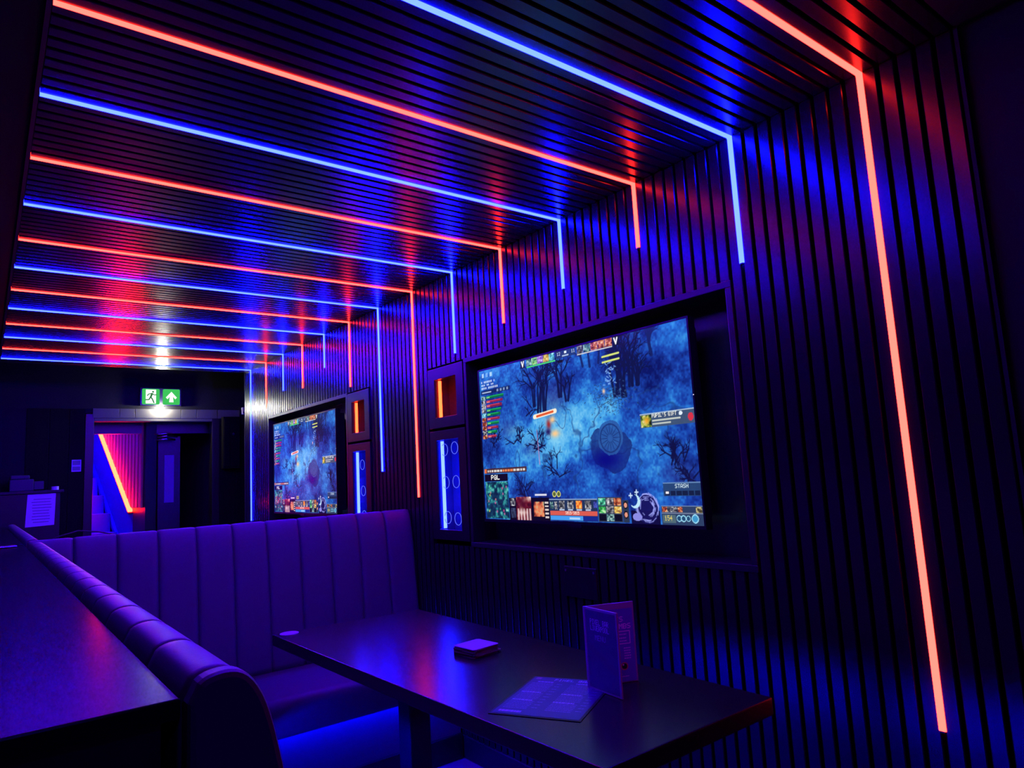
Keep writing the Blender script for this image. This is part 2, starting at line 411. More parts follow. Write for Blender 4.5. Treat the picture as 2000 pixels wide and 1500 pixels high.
    # round stone dais
    mixc(img, (((U-.675)/.085)**2 + ((V-.60)/.125)**2 < 1 + 1.6*(n2-.5))*(0.75 + 0.5*(n3-.5)), (0.09, 0.16, 0.44))
    mixc(img, 0.9*blob(U, V, .655, .66, .075, .06), (0.03, 0.03, 0.50))  # blue reflection on the screen glass, painted into the picture over the dais
    mixc(img, (((U-.678)/.052)**2 + ((V-.545)/.095)**2 < 1 + .5*(n3-.5))*(0.85 + 0.6*(n3-.5)), (0.17, 0.36, 0.66))
    for k in range(16):
        a = k*math.pi/8
        line((.678+.012*math.cos(a), .545+.022*math.sin(a)), (.678+.038*math.cos(a), .545+.068*math.sin(a)), .0012, .0008, (0.08, 0.16, 0.40), .8)
    rr = np.hypot((U-.678)/.042, (V-.545)/.076); mixc(img, 0.7*(np.abs(rr-1) < .06), (0.09, 0.17, 0.42))
    # small plain fighters
    mixc(img, blob(U, V, .395, .425, .012, .03), (0.62, 0.16, 0.16)); mixc(img, blob(U, V, .425, .485, .022, .022), (1.0, 0.80, 0.55)); mixc(img, blob(U, V, .415, .40, .014, .02), (1.0, 0.78, 0.55)); mixc(img, blob(U, V, .39, .47, .014, .02), (0.14, 0.10, 0.36))
    line((.322, .368), (.432, .350), .008, .008, (1, .95, .85)); line((.335, .367), (.42, .352), .004, .004, (.9, .35, .15)); line((.330, .45), (.336, .66), .0014, .0022, (.75, .55, .75), .9)
    for v in (.095, .126): line((.668, v), (.738, v-.004), .003, .003, (.85, .9, .45))
    for _ in range(26): u, v = .69+rng.normal(0, .014), .19+rng.normal(0, .045); line((u, v), (u+.008, v+rng.uniform(-.015, .015)), .0018, .001, (.55, .75, 1.0), .8)
    mixc(img, blob(U, V, .665, .285, .006, .014), (1, .8, .65))
    def rect(u0, u1, v0, v1, col, a=1.0):
        x0, x1, y0, y1 = int(round(u0*w)), int(round(u1*w)), int(round(v0*h)), int(round(v1*h)); img[y0:y1, x0:x1] = img[y0:y1, x0:x1]*(1-a) + np.array(col)*a
    def icon(u0, u1, v0, v1, pal):
        x0, x1, y0, y1 = int(round(u0*w)), int(round(u1*w)), int(round(v0*h)), int(round(v1*h))
        hh, ww = y1-y0, x1-x0
        if hh < 2 or ww < 2: return
        n = fbm(hh, ww, 3, rng, 3); n = (n-n.min())/(n.max()-n.min()+1e-6)
        for c in range(3): img[y0:y1, x0:x1, c] = np.interp(n, np.linspace(0, 1, len(pal)), [p[c] for p in pal])
    cool = [(.05, .08, .1), (.35, .55, .55), (.85, .95, .9)]; warm = [(.2, .05, .03), (.75, .35, .2), (1, .85, .6)]
    gr = [(.03, .03, .05), (.45, .45, .48), (.95, .95, .95)]
    # top bar
    for k in range(5): icon(.293+k*.031, .322+k*.031, .0, .045, [cool, [(.1,.2,.1),(.5,.8,.4),(.9,1,.7)], [(.2,.1,.3),(.6,.4,.8),(.95,.9,1)], [(.2,.15,.05),(.8,.65,.2),(1,.95,.6)], [(.1,.3,.4),(.4,.8,.9),(.9,1,1)]][k])
    rect(.293, .448, .046, .056, (.3, .85, .45))
    for k in range(5): icon(.556+k*.032, .586+k*.032, .0, .045, [gr, cool, warm, warm, warm][k])
    rect(.556, .714, .046, .053, (.85, .85, .8)); rect(.455, .55, 0, .045, (.12, .2, .38), .8)
    text(img, '12', .458*w, .010*h, (.8, .9, 1)); text(img, '11', .530*w, .010*h, (.8, .9, 1)); rect(.495, .507, .008, .022, (.9, .95, 1)); rect(.485, .515, .030, .040, (.8, .9, 1), .8); rect(.46, .485, .055, .07, (.05, .07, .15))
    for uu in (.272, .730):
        rect(uu-.012, uu+.012, 0, .05, (.06, .09, .2)); line((uu-.006, .008), (uu, .04), .003, .002, (1, 1, 1)); line((uu+.006, .008), (uu, .04), .003, .002, (1, 1, 1))
    # left column
    for k in range(3): rect(.018+k*.026, .032+k*.026, .022, .050, (.75, .9, 1), .85 if k != 1 else .5)
    for r_, n in ((.075, 10), (.096, 9), (.117, 12)):
        for k in range(n):
            if rng.random() < .8: rect(.012+k*.009, .018+k*.009, r_, r_+.013, (.85, .92, 1), .85)
    rect(.008, .19, .140, .168, (.07, .11, .25), .7); rect(.015, .075, .150, .158, (.8, .88, 1), .8)
    for k in range(4): rect(.11+k*.02, .12+k*.02, .145, .162, (.8, .9, 1), .6)
    cols = 'grrggrgrgr'
    for k in range(10):
        v = .178 + k*.0292; wd = .150 - k*.006
        icon(.008, .036, v, v+.027, [cool, gr, gr, gr, [(.1,.3,.4),(.3,.7,.8),(.8,.95,1)], warm, warm, warm, gr, warm][k])
        rect(.040, wd, v+.003, v+.021, (.05, .42, .22) if cols[k] == 'g' else (.55, .12, .24), .92); rect(.042, .062, v+.006, v+.017, (.75, .95, .6) if cols[k] == 'g' else (1, .65, .6), .8)
        rect(.040, wd*(.9 if k % 3 else 1), v+.003, v+.012, (.10, .70, .35) if cols[k] == 'g' else (.80, .25, .34), .8)
    rect(.006, .262, .668, .700, (.30, .13, .12), .85); rect(.006, .02, .670, .698, (.9, .45, .25))
    x = .026
    while x < .25:
        ww = rng.uniform(.008, .02); rect(x, min(x+ww, .253), .677, .692, (1, .55, .3) if .12 < x < .17 else (.95, .92, .9), .9); x += ww + .004
    rect(.006, .150, .705, .752, (.07, .04, .14)); text(img, 'PGL', .047*w, .713*h, (1, 1, 1), 2, 1.5)
    # map panel
    x0, x1, y0, y1 = int(.010*w), int(.150*w), int(.757*h), h-2
    n = fbm(y1-y0, x1-x0, 9, rng, 3); n = (n-n.min())/(n.max()-n.min())
    for c in range(3): img[y0:y1, x0:x1, c] = np.interp(n, [0, .4, .6, .8, 1], [(.04,.09,.20)[c], (.07,.22,.34)[c], (.15,.50,.52)[c], (.35,.75,.70)[c], (.8,.95,.9)[c]])
    for k in range(14): uu, vv = rng.uniform(.02, .14), rng.uniform(.78, .98); rect(uu, uu+.007, vv, vv+.014, random.choice([(.8,.35,.6),(.85,.8,.3),(.25,.75,.45),(.8,.5,.5)]), .8)
    # bottom bar
    rect(.152, .375, .86, 1, (.05, .03, .08))
    icon(.160, .186, .865, .91, gr); icon(.160, .186, .925, .985, [(.1,.12,.2),(.3,.35,.5)])
    icon(.192, .276, .856, 1.0, [(.22,.03,.07),(.45,.10,.12),(.75,.55,.52),(1,.9,.88)]); mixc(img, (V > .93)*(U > .19)*(U < .274)*0.75*(np.sin(U*380) > -.2), (.98, .9, .9)); mixc(img, 0.9*blob(U, V, .228, .90, .022, .035), (.28, .03, .06))
    icon(.290, .345, .885, .975, [(.15,.05,.05),(.7,.3,.2),(.95,.55,.35),(.7,.75,.6)])
    for k in range(5): rect(.350, .368, .885+k*.022, .896+k*.022, (.95, .9, .88), .9)
    rect(.300, .362, .838, .850, (.95, .95, 1), .9)
    for uu in (.402, .424): m = ((U-uu)/.010)**2 + ((V-.842)/.018)**2; mixc(img, 1.0*(m < 1), (.85, .85, .45)); mixc(img, 1.0*(m < .5), (.35, .40, .15))
    rect(.374, .602, .870, .995, (.13, .20, .34)); rect(.374, .602, .870, .874, (.55, .65, .8))
    icon(.378, .394, .885, .925, cool); icon(.400, .414, .885, .930, gr)
    for k, pal in enumerate((gr, gr, [(.7,.1,.05),(1,.55,.15),(1,.9,.5)], gr)): icon(.422+k*.0415, .450+k*.0415, .880, .925, pal); rect(.424+k*.0415, .448+k*.0415, .929, .935, (.8, .85, .95), .9)
    icon(.586, .600, .885, .92, [(.1,.12,.4),(.4,.45,.9)])
    rect(.377, .600, .940, .964, (.86, .36, .30)); rect(.377, .535, .968, .993, (.28, .62, .95)); rect(.535, .600, .968, .993, (.08, .16, .55))
    text(img, '3015/3015', .452*w, .942*h, (1, .9, .85), .8, .85); rect(.47, .52, .975, .986, (.8, .9, 1), .8)
    rect(.604, .708, .862, .995, (.20, .25, .34))
    for r_ in range(3):
        for k in range(3):
            u0 = .608 + k*.033; v0 = .868 + r_*.042
            if r_ < 2 or k == 1: icon(u0, u0+.029, v0, v0+.037, [[(.05,.2,.2),(.3,.8,.6),(.85,1,.95)], gr, warm, [(.02,.1,.05),(.2,.7,.3),(.9,1,.8)], gr, [(.3,.15,.4),(.85,.65,.2),(1,.95,.7)], gr, cool, gr][r_*3+k])
            else: rect(u0, u0+.029, v0, v0+.037, (.05, .05, .09))
    rect(.709, .733, .878, .995, (.17, .22, .30))
    for v in (.905, .955): m = ((U-.721)/.009)**2 + ((V-v)/.020)**2; mixc(img, 1.0*(m < 1), (.05, .03, .04)); mixc(img, 1.0*(m < .45), (.9, .6, .5))
    # plain flourish beside the item slots
    rect(.740, .850, .93, 1.0, (.06, .05, .22))
    m = ((U-.805)/.042)**2 + ((V-.925)/.075)**2; mixc(img, 0.95*(m < 1), (.09, .08, .34))
    for k in range(60):
        a = rng.uniform(0, 6.28); r1 = rng.uniform(.5, 1.05); a2 = a + rng.uniform(.3, .7)
        line((.805+.042*r1*math.cos(a), .918+.075*r1*math.sin(a)), (.805+.042*r1*math.cos(a2), .918+.075*r1*math.sin(a2)), .0016, .001, (.65, .68, 1.0), .75)
    m1 = ((U-.760)/.020)**2 + ((V-.885)/.036)**2; m2 = ((U-.753)/.017)**2 + ((V-.878)/.031)**2; mixc(img, 1.0*((m1 < 1) & (m2 > 1)), (.75, .92, 1)); 
    for uu, vv in ((.744, .855), (.768, .838)): line((uu-.006, vv), (uu+.006, vv), .002, .002, (.8, .9, 1)); line((uu, vv-.011), (uu, vv+.011), .002, .002, (.8, .9, 1))
    m = ((U-.765)/.018)**2 + ((V-.965)/.020)**2; mixc(img, 1.0*(m < 1), (.55, .55, .9))
    # right panels
    rect(.857, .999, .905, .999, (.18, .25, .38)); rect(.857, .999, .905, .909, (.5, .6, .75)); rect(.857, .999, .940, .944, (.45, .5, .6))
    for k in range(4): icon(.860+k*.018, .876+k*.018, .911, .937, [warm, gr, gr, warm][k])
    icon(.975, .995, .911, .938, [(.05,.05,.05),(.5,.45,.25),(.95,.9,.7)])
    rect(.860, .905, .950, .988, (.32, .42, .45)); text(img, '154', .866*w, .955*h, (1, .9, .4), 1, 1.2)
    for uu, r_ in ((.917, .009), (.932, .009), (.948, .008), (.971, .012)): m = ((U-uu)/r_)**2 + ((V-.968)/(r_*1.78))**2; mixc(img, 1.0*(m < 1), (.6, .85, .95)); mixc(img, 1.0*(m < .55), (.14, .30, .45) if r_ < .012 else (.25, .6, .8))
    rect(.868, .998, .792, .858, (.16, .27, .43), .9); rect(.868, .998, .792, .797, (.5, .65, .85), .7); text(img, 'STASH', .912*w, .801*h, (.85, .95, 1), 1, 1)
    for k in range(6): rect(.873+k*.0207, .891+k*.0207, .832, .855, (.07, .11, .22), .9)
    rect(.876, .888, .836, .848, (.95, .95, 1))
    rect(.803, .999, .440, .510, (.26, .33, .44), .93); rect(.803, .999, .440, .444, (.75, .85, .95), .8)
    icon(.806, .845, .446, .507, [(.02,.04,.02),(.1,.25,.1),(.7,.75,.3),(.95,.9,.75)]); mixc(img, blob(U, V, .829, .475, .010, .018), (.95, .65, .15))
    text(img, "PUPIL'S GIFT", .849*w, .447*h, (1, 1, .95), .8, 1); rect(.849, .95, .474, .484, (.9, .92, .85), .8); rect(.849, .915, .491, .501, (.9, .92, .85), .75)
    m = ((U-.952)/.006)**2 + ((V-.457)/.011)**2; mixc(img, 1.0*(m < 1), (.9, .95, 1)); m = ((U-.985)/.009)**2 + ((V-.480)/.020)**2; mixc(img, 1.0*(m < 1), (.85, .2, .28))
    return np.clip(img, 0, 1)
def raster_mesh(name, img, w, h, m):
    """grid lying in local X (left to right) and Z (up), origin at lower left, facing -Y; colour per vertex"""
    H, W = img.shape[:2]
    me = bpy.data.meshes.new(name)
    X = np.linspace(0, w, W)[None, :].repeat(H, 0); Z = np.linspace(h, 0, H)[:, None].repeat(W, 1)
    co = np.stack([X, np.zeros_like(X), Z], -1).reshape(-1, 3)
    i = np.arange(H*W).reshape(H, W)
    f = np.stack([i[1:, :-1], i[1:, 1:], i[:-1, 1:], i[:-1, :-1]], -1).reshape(-1)
    me.vertices.add(H*W); me.vertices.foreach_set('co', co.astype(np.float32).ravel())
    nf = (H-1)*(W-1); me.loops.add(nf*4); me.loops.foreach_set('vertex_index', f.astype(np.int32))
    me.polygons.add(nf); me.polygons.foreach_set('loop_start', np.arange(0, nf*4, 4, dtype=np.int32))
    me.update(calc_edges=True)
    lin = np.where(img <= .04045, img/12.92, ((img+.055)/1.055)**2.4)
    a = me.attributes.new('print', 'FLOAT_COLOR', 'POINT')
    a.data.foreach_set('color', np.concatenate([lin, np.ones((H, W, 1))], -1).astype(np.float32).ravel())
    me.materials.append(M[m]); return me
TVW, TVH = 1.2208, 0.6867
screen_me = raster_mesh('screen', draw_display(), TVW, TVH, 'display')
def television(yc, label):
    zc = CZ + 0.140; b = 0.007; xs = D + 0.008
    t = thing('television', label, 'television', (xs, yc, zc - TVH/2), 'wall televisions')
    o = link('screen', screen_me, t, (0, TVW/2, 0)); o.rotation_euler = (0, 0, -math.pi/2)
    bm = bm_new(); f = -0.0035
    add_box(bm, f, 0.03, -TVW/2 - b, TVW/2 + b, TVH, TVH + b); add_box(bm, f, 0.03, -TVW/2 - b, TVW/2 + b, -b*1.7, 0)
    add_box(bm, f, 0.03, -TVW/2 - b, -TVW/2, 0, TVH); add_box(bm, f, 0.03, TVW/2, TVW/2 + b, 0, TVH)
    obj('bezel', bm, 'bezel', t)
    boxo('back_shell', (0.012, 0.075, -TVW/2 + 0.02, TVW/2 - 0.02, 0.02, TVH - 0.02), 'black_metal', t, 0.006)
    boxo('wall_bracket', (0.075, 0.1215, -0.2, 0.2, 0.2, 0.5), 'black_metal', t)
    boxo('badge', (-0.006, 0.0, -0.035, 0.035, -b*1.7 - 0.010, -b*1.7 + 0.002), 'bezel', t)
    bm = bm_new(); add_box(bm, f - 0.001, f, -TVW/2 - 0.005, -TVW/2 - 0.002, TVH*0.62, TVH*0.62 + 0.003); obj('standby_light', bm, 'standby', t)
    return t
television(2.019, 'larger lit television in the nearer wall niche, above the booth table')
television(4.917, 'television in the farther wall niche, seen past the bench backrest')

# ------------------------------------------------------------------ lit glass cabinets beside the screens
def cabinet(y0, y1, label, rings):
    t = thing('glass_cabinet', label, 'cabinet', (D, (y0+y1)/2, CZ - 0.313), 'glass cabinets beside the televisions')
    yc = (y0+y1)/2; hw = (y1-y0)/2; zb = 0.313
    units = (('upper', 0.247, 0.556, 0.300, 0.497, 'tube_red'), ('lower', -0.312, 0.233, -0.262, 0.184, 'tube_blue'))
    for nm, z0, z1, w0, w1, tm in units:
        z0 += zb; z1 += zb; w0 += zb; w1 += zb; wy = hw - 0.068
        fr = None
        bm = bm_new(); a, b = -0.006, 0.014
        pts = lambda hy, lo, hi: [(-hy, lo), (hy, lo), (hy, hi), (-hy, hi)]
        O = pts(hw - 0.003, z0, z1); I = pts(wy, w0, w1)
        vo = [[bm.verts.new((x, p[0], p[1])) for p in O] for x in (a, b)]; vi = [[bm.verts.new((x, p[0], p[1])) for p in I] for x in (a, b)]
        for i in range(4):
            j = (i+1) % 4
            bm.faces.new((vo[0][i], vo[0][j], vi[0][j], vi[0][i])); bm.faces.new((vo[1][j], vo[1][i], vi[1][i], vi[1][j]))
            bm.faces.new((vo[0][j], vo[0][i], vo[1][i], vo[1][j])); bm.faces.new((vi[0][i], vi[0][j], vi[1][j], vi[1][i]))
        fr = obj('door_frame', bm, 'bezel', t, bevel=0.0015, seg=1)
        boxo('pane', (0.004, 0.006, -wy, wy, w0, w1), 'glass', fr)
        # inner box, open to the front
        bm = bm_new(); e = 0.006; bk = 0.115; hy = hw - 0.012
        add_box(bm, bk, bk + e, -hy, hy, z0, z1); add_box(bm, 0.015, bk, -hy, -hy + e, z0, z1); add_box(bm, 0.015, bk, hy - e, hy, z0, z1)
        add_box(bm, 0.015, bk, -hy, hy, z0, z0 + e); add_box(bm, 0.015, bk, -hy, hy, z1 - e, z1)
        box = obj('inner_box', bm, 'niche_inner', t)
        bm = bm_new(); ty = wy - 0.006
        add_tube(bm, [(0.024, ty, w0 + 0.004), (0.024, ty, w1 - 0.004)], 0.0085, 10); obj('light_tube', bm, tm, box)
        if nm == 'lower':
            me = bm_new(); add_torus(me, (0, 0, 0), 0.030, 0.0016); me = mesh_of(me, 'ring', 'ring', True)
            for (ry, rz) in rings: link('ring', me, box, (0.020, ry, zb + rz))
        else:
            boxo('ornament', (0.05, 0.07, -wy + 0.004, -wy + 0.030, w0, w0 + 0.05), 'notice_panel', box, 0.006)
    return t
cabinet(2.747, NEAR[1] - 0.004, 'narrow cabinet left of the larger television, red window above blue ringed window',
        [(0.068, 0.135), (-0.026, 0.14), (0.066, -0.03), (-0.028, -0.028), (0.060, -0.205), (-0.032, -0.21)])
cabinet(FAR[0] + 0.004, 4.093, 'narrow cabinet right of the farther television, its base hidden by the bench',
        [(0.01, 0.10), (0.005, -0.06), (0.0, -0.21)])

# small access hatch on the wall under the nearer screen
t = thing('access_hatch', 'small black access plate on slats below the larger television', 'panel', (D, 2.0, CZ - 0.49))
boxo('plate', (-0.008, -0.0005, -0.09, 0.09, 0.0, 0.115), 'bezel', t, 0.002)
for yy in (-0.078, 0.078):
    bm = bm_new(); add_tube(bm, [(-0.0105, yy, 0.100), (-0.007, yy, 0.100)], 0.005, 10); obj('screw', bm, 'chrome', t)

# ------------------------------------------------------------------ upholstered booth
BH = 1.146
prof = [(0.0, 0.50), (0.0, BH - 0.022), (0.008, BH - 0.006), (0.022, BH), (0.040, BH - 0.001), (0.054, BH - 0.012), (0.066, BH - 0.036), (0.076, BH - 0.075), (0.086, BH - 0.13), (0.100, BH - 0.24), (0.116, BH - 0.38), (0.130, BH - 0.52), (0.140, BH - 0.64), (0.140, 0.46)]
def smooth_profile(p):
    out = []
    for i in range(len(p) - 1):
        a, b, c, d = [Vector(p[max(0, min(len(p)-1, i+k))]) for k in (-1, 0, 1, 2)]
        for t_ in ((0, .33, .67) if 1 < i < 9 else (0,)):
            out.append(tuple(0.5*((2*b) + (c-a)*t_ + (2*a-5*b+4*c-d)*t_**2 + (3*b-a-3*c+d)*t_**3)))
    return out + [p[-1]]
prof = smooth_profile(prof)
def back_panel_mesh(name, width, depth=0.006, m='vinyl'):
    """local: across = X (0..width), forward = -Y, up = Z"""
    bm = bm_new(); nx = 12; rows = []
    for i in range(nx + 1):
        s = i/nx; e = min(s, 1-s)*width
        k = 1 - math.exp(-e/0.006)                       # plump away from the seams
        row = []
        for j, (o, z) in enumerate(prof):
            sink = (1-k)*depth
            if o > 0.004: o2, z2 = max(o - sink*(1 if o > 0.05 else 0.3), 0), z - sink*(0.5 if o < 0.06 else 0.2)
            else: o2, z2 = o, z - sink*0.5
            row.append(bm.verts.new((0.0008 + s*(width-0.0016), -o2, z2)))
        rows.append(row)
    for a, b in zip(rows, rows[1:]):
        for j in range(len(prof) - 1): bm.faces.new((a[j], a[j+1], b[j+1], b[j]))
        bm.faces.new((a[-1], a[0], b[0], b[-1]))
    bm.faces.new(rows[0][::-1]); bm.faces.new(rows[-1])
    return mesh_of(bm, name, m, True)
PW = 0.154
PL = 0.1585
panel = back_panel_mesh('back_panel', PW)
panel_side = back_panel_mesh('back_panel_side', PL, 0.0009)
def seat_mesh(bm, L, y_front, y_back, ztop, zbot):
    """local: X 0..L, front toward -Y"""
    r = 0.045; pts = []
    for k in range(7): a = math.pi/2*k/6; pts.append((y_front + r - r*math.sin(math.pi/2 - a)*1.0, ztop - r + r*math.cos(math.pi/2 - a)))
    top = [(y_front + 0.15, ztop + 0.010), (y_front + 0.32, ztop + 0.006), (y_back, ztop - 0.01), (y_back, zbot)]
    poly = [(y_front + 0.006, zbot), (y_front, zbot + 0.015)] + pts + top
    add_prism(bm, poly, 'x', 0, L)
def bench(name, label, origin, rot, n, seat_x0, seat_L, seat_front, base_L0, base_L1, led=True, pw=PW, me=None, board=True, low=False):
    """panels stand along local X, seat toward local -Y"""
    t = thing(name, label, 'booth bench', origin); t.rotation_euler = (0, 0, rot)
    for k in range(n): link('back_panel', me or panel, t, (k*pw, 0, 0))
    bm = bm_new(); seat_mesh(bm, seat_L, -seat_front, -0.06, 0.482, 0.340); s = obj('seat', bm, 'vinyl', t, (seat_x0, 0, 0), smooth=False)
    for p in s.data.polygons: p.use_smooth = len(p.vertices) == 4
    boxo('base_panel', (base_L0, base_L1, -seat_front + 0.105, 0.0, 0.105, 0.340), 'base_paint', t)
    boxo('skirting', (base_L0, base_L1, -seat_front + 0.090, 0.0, 0.0, 0.112), 'bezel', t, 0.003)
    if board: boxo('back_board', (0, n*pw, 0.0005, 0.018, 0.0, BH - 0.03), 'black_board', t)
    if led and low:
        boxo('underseat_light', (base_L0 + 0.03, base_L1 - 0.03, -seat_front + 0.095, -seat_front + 0.1045, 0.303, 0.315), 'led_blue_side', t)
    elif led:
        boxo('underseat_light', (base_L0 + 0.03, base_L1 - 0.03, -seat_front + 0.055, -seat_front + 0.065, 0.334, 0.3395), 'led_blue_floor', t)
    return t
YB = 3.385                                             # rear plane of the far backrest
n_far = 11
bench('booth_bench', 'upholstered bench across the booth, ribbed backrest facing the camera, against slat wall', (D - 0.002 - n_far*PW, YB, 0), 0.0, n_far,
      0.735 - (D - n_far*PW), D - 0.008 - 0.735, 0.60, 0.74 - (D - n_far*PW), D - 0.010 - (D - n_far*PW))
# left bench: panels along y, facing the slat wall
XB = 0.149; Y0B = 0.700; n_left = 16
lb = bench('booth_bench', 'upholstered bench along the counter, padded top edge running away from the camera', (XB, Y0B, 0), math.pi/2, n_left,
           0.0, 2.535, 0.58, 0.01, 2.10, pw=PL, me=panel_side, board=False, low=True)
bm = bm_new(); pr = [(-o*1.04 - 0.001, z + 0.001) for o, z in prof]
pr = [(-0.001, 0.0)] + [(p[0], p[1]) for p in pr[1:-1]] + [(-0.150, 0.44), (-0.150, 0.0)]
add_prism(bm, pr, 'x', -0.028, -0.001); bmesh.ops.recalc_face_normals(bm, faces=bm.faces[:])
cap = obj('end_cap', bm, 'vinyl', lb, bevel=0.006, seg=2)
bench('booth_bench', 'upholstered bench of the farther booth, only its padded top edge showing at left', (XB, YB + 0.08, 0), math.pi/2, 15,
      0.0, 2.37, 0.58, 0.02, 2.3, pw=PL, me=panel_side, board=False, low=True)
# counters behind the left benches
def counter(y0, y1, label):
    t = thing('counter', label, 'counter', (-0.20, y0, 0))
    ztop = CZ - 0.182
    bm = bm_new(); add_box(bm, -0.45, 0.3475, 0, y1-y0, ztop - 0.018, ztop); obj('counter_top', bm, 'counter', t, bevel=0.002)
    boxo('front_panel', (-0.43, 0.335, 0.018, 0.036, 0.0, ztop - 0.018), 'black_board', t)
    boxo('side_panel', (-0.43, -0.41, 0.036, y1-y0-0.02, 0.0, ztop - 0.018), 'black_board', t)
    return t
counter(0.690, YB + 0.02, 'glossy dark counter top in the lower left, nearest the camera')
counter(YB + 0.09, 5.9, 'farther counter top behind the second booth at left')
t = thing('metal_bracket', 'small shiny clip on the counter end beside the padded edge', 'bracket', (0.085, YB - 0.02, CZ - 0.182))
boxo('clip_plate', (-0.035, 0.035, -0.04, 0.04, 0.0005, 0.006), 'chrome', t, 0.002)
boxo('clip_hook', (-0.035, -0.02, -0.04, 0.04, 0.006, 0.022), 'chrome', t, 0.003)
bm = bm_new(); add_tube(bm, [(0.20, YB + 0.03, BH - 0.025), (0.26, YB + 0.03, BH + 0.005), (0.33, YB + 0.03, BH + 0.022), (0.40, YB + 0.03, BH + 0.012), (0.48, YB + 0.03, BH - 0.01), (0.50, YB + 0.03, BH - 0.03)], 0.003, 6)
tag(obj('cable', bm, 'cable', smooth=True), 'thin black cable looping above the ribbed backrest near the counter', 'cable')

# ------------------------------------------------------------------ table
TZ = CZ - 0.555
t = thing('booth_table', 'long dark glossy booth table on square pedestal legs', 'table', (1.20, 1.83, 0))
bm = bm_new()
q = [(0.890, 2.692), (1.502, 2.660), (1.492, 0.984), (0.938, 0.984)]
add_prism(bm, [(x - 1.20, y - 1.83) for x, y in q], 'z', TZ - 0.040, TZ); obj('table_top', bm, 'table', t, bevel=0.003)
for yy in (2.18, 1.22):
    boxo('pedestal', (-0.040, 0.040, yy - 1.83 - 0.040, yy - 1.83 + 0.040, 0.012, TZ - 0.046), 'black_metal', t, 0.004)
    boxo('mounting_plate', (-0.17, 0.17, yy - 1.83 - 0.05, yy - 1.83 + 0.05, TZ - 0.046, TZ - 0.0402), 'black_metal', t)
    boxo('foot_plate', (-0.22, 0.22, yy - 1.83 - 0.17, yy - 1.83 + 0.17, 0.0, 0.012), 'black_metal', t, 0.004)

# ------------------------------------------------------------------ things on the table
bm = bm_new(); add_prism(bm, [(0.034*math.cos(2*math.pi*k/40), 0.034*math.sin(2*math.pi*k/40)) for k in range(40)], 'z', 0, 0.003)
tag(obj('round_coaster', bm, 'white_card', loc=(0.940, 2.650, TZ + 0.0003)), 'round pale coaster on the far left table corner', 'coaster')
# stack of square card mats
bm = bm_new(); c = 0.006; s = 0.052
add_prism(bm, [(-s+c, -s), (s-c, -s), (s, -s+c), (s, s-c), (s-c, s), (-s+c, s), (-s, s-c), (-s, -s+c)], 'z', 0, 0.0022)
mat_me = mesh_of(bm, 'card_mat', 'card_edge')
n_m = 11
for k in range(n_m):
    top = k == n_m - 1
    if top:
        bm = bm_new(); add_prism(bm, [(-s+c, -s), (s-c, -s), (s, -s+c), (s, s-c), (s-c, s), (-s+c, s), (-s, s-c), (-s, -s+c)], 'z', 0, 0.0022); me = mesh_of(bm, 'card_mat_top', 'white_card')
    else: me = mat_me
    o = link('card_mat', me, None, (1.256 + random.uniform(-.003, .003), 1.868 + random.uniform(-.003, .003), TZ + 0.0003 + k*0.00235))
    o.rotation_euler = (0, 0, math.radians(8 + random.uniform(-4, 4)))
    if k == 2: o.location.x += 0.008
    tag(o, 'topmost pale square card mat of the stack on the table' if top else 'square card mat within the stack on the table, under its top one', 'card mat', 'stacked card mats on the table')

def sheet_scribble(img, x0, x1, y, hgt, col, rng, a=0.8):
    x = x0
    while x < x1:
        ww = rng.integers(2, 7); img[y:y+hgt, x:min(x+ww, x1)] = img[y:y+hgt, x:min(x+ww, x1)]*(1-a) + np.array(col)*a; x += ww + 1
def cover_art(w=128, h=200):
    rng = np.random.default_rng(2); img = np.zeros((h, w, 3)) + np.array((.24, .22, .46)) + 0.05*(fbm(h, w, 6, rng)[..., None] - .5)
    lt = (.72, .70, .88)
    text(img, 'PIXEL BAR', 18, 22, lt, 1.5, 2); text(img, 'LIVERPOOL', 18, 38, lt, 1.5, 2); text(img, 'MENU', 36, 62, (.55, .53, .75), 2, 2)
    U = np.linspace(0, 1, w)[None, :].repeat(h, 0); V = np.linspace(0, 1, h)[:, None].repeat(w, 1)
    mixc(img, .35*(np.abs(V - .45 - U*.3) < .05)*(V < .75), (.30, .18, .40)); mixc(img, .3*((np.abs(U-.25) + np.abs(V-.9)*1.5) < .12), (.3, .28, .45))
    return np.clip(img, 0, 1)
def inside_art(w=132, h=200):
    rng = np.random.default_rng(3); img = np.zeros((h, w, 3)) + np.array((.34, .30, .78)); wt = (.95, .85, .95)
    text(img, 'SHOTS', 44, 22, wt, 2, 2); text(img, 'BOMBS', 66, 42, wt, 2, 2)
    for yy in (62, 96): img[yy:yy+2, 20:120] = wt
    for xx in (20, 119): img[62:98, xx:xx+2] = wt
    for yy in (70, 80, 88): sheet_scribble(img, 30, 110, yy, 3, wt, rng)
    for k in range(5): sheet_scribble(img, 40, 80, 108 + k*7, 3, wt, rng); sheet_scribble(img, 100, 120, 108 + k*7, 3, wt, rng)
    U = np.arange(w)[None, :].repeat(h, 0); V = np.arange(h)[:, None].repeat(w, 1)
    m = np.hypot(U-98, V-158); mixc(img, 1.0*(m < 11), (.75, .5, .4)); mixc(img, 1.0*(m < 8), (.08, .05, .15)); mixc(img, 1.0*(np.hypot(U-95, V-154) < 2.2), (.9, .85, .95))
    sheet_scribble(img, 40, 90, 178, 2, wt, rng); sheet_scribble(img, 40, 110, 185, 2, wt, rng); sheet_scribble(img, 44, 80, 192, 4, wt, rng)
    return img
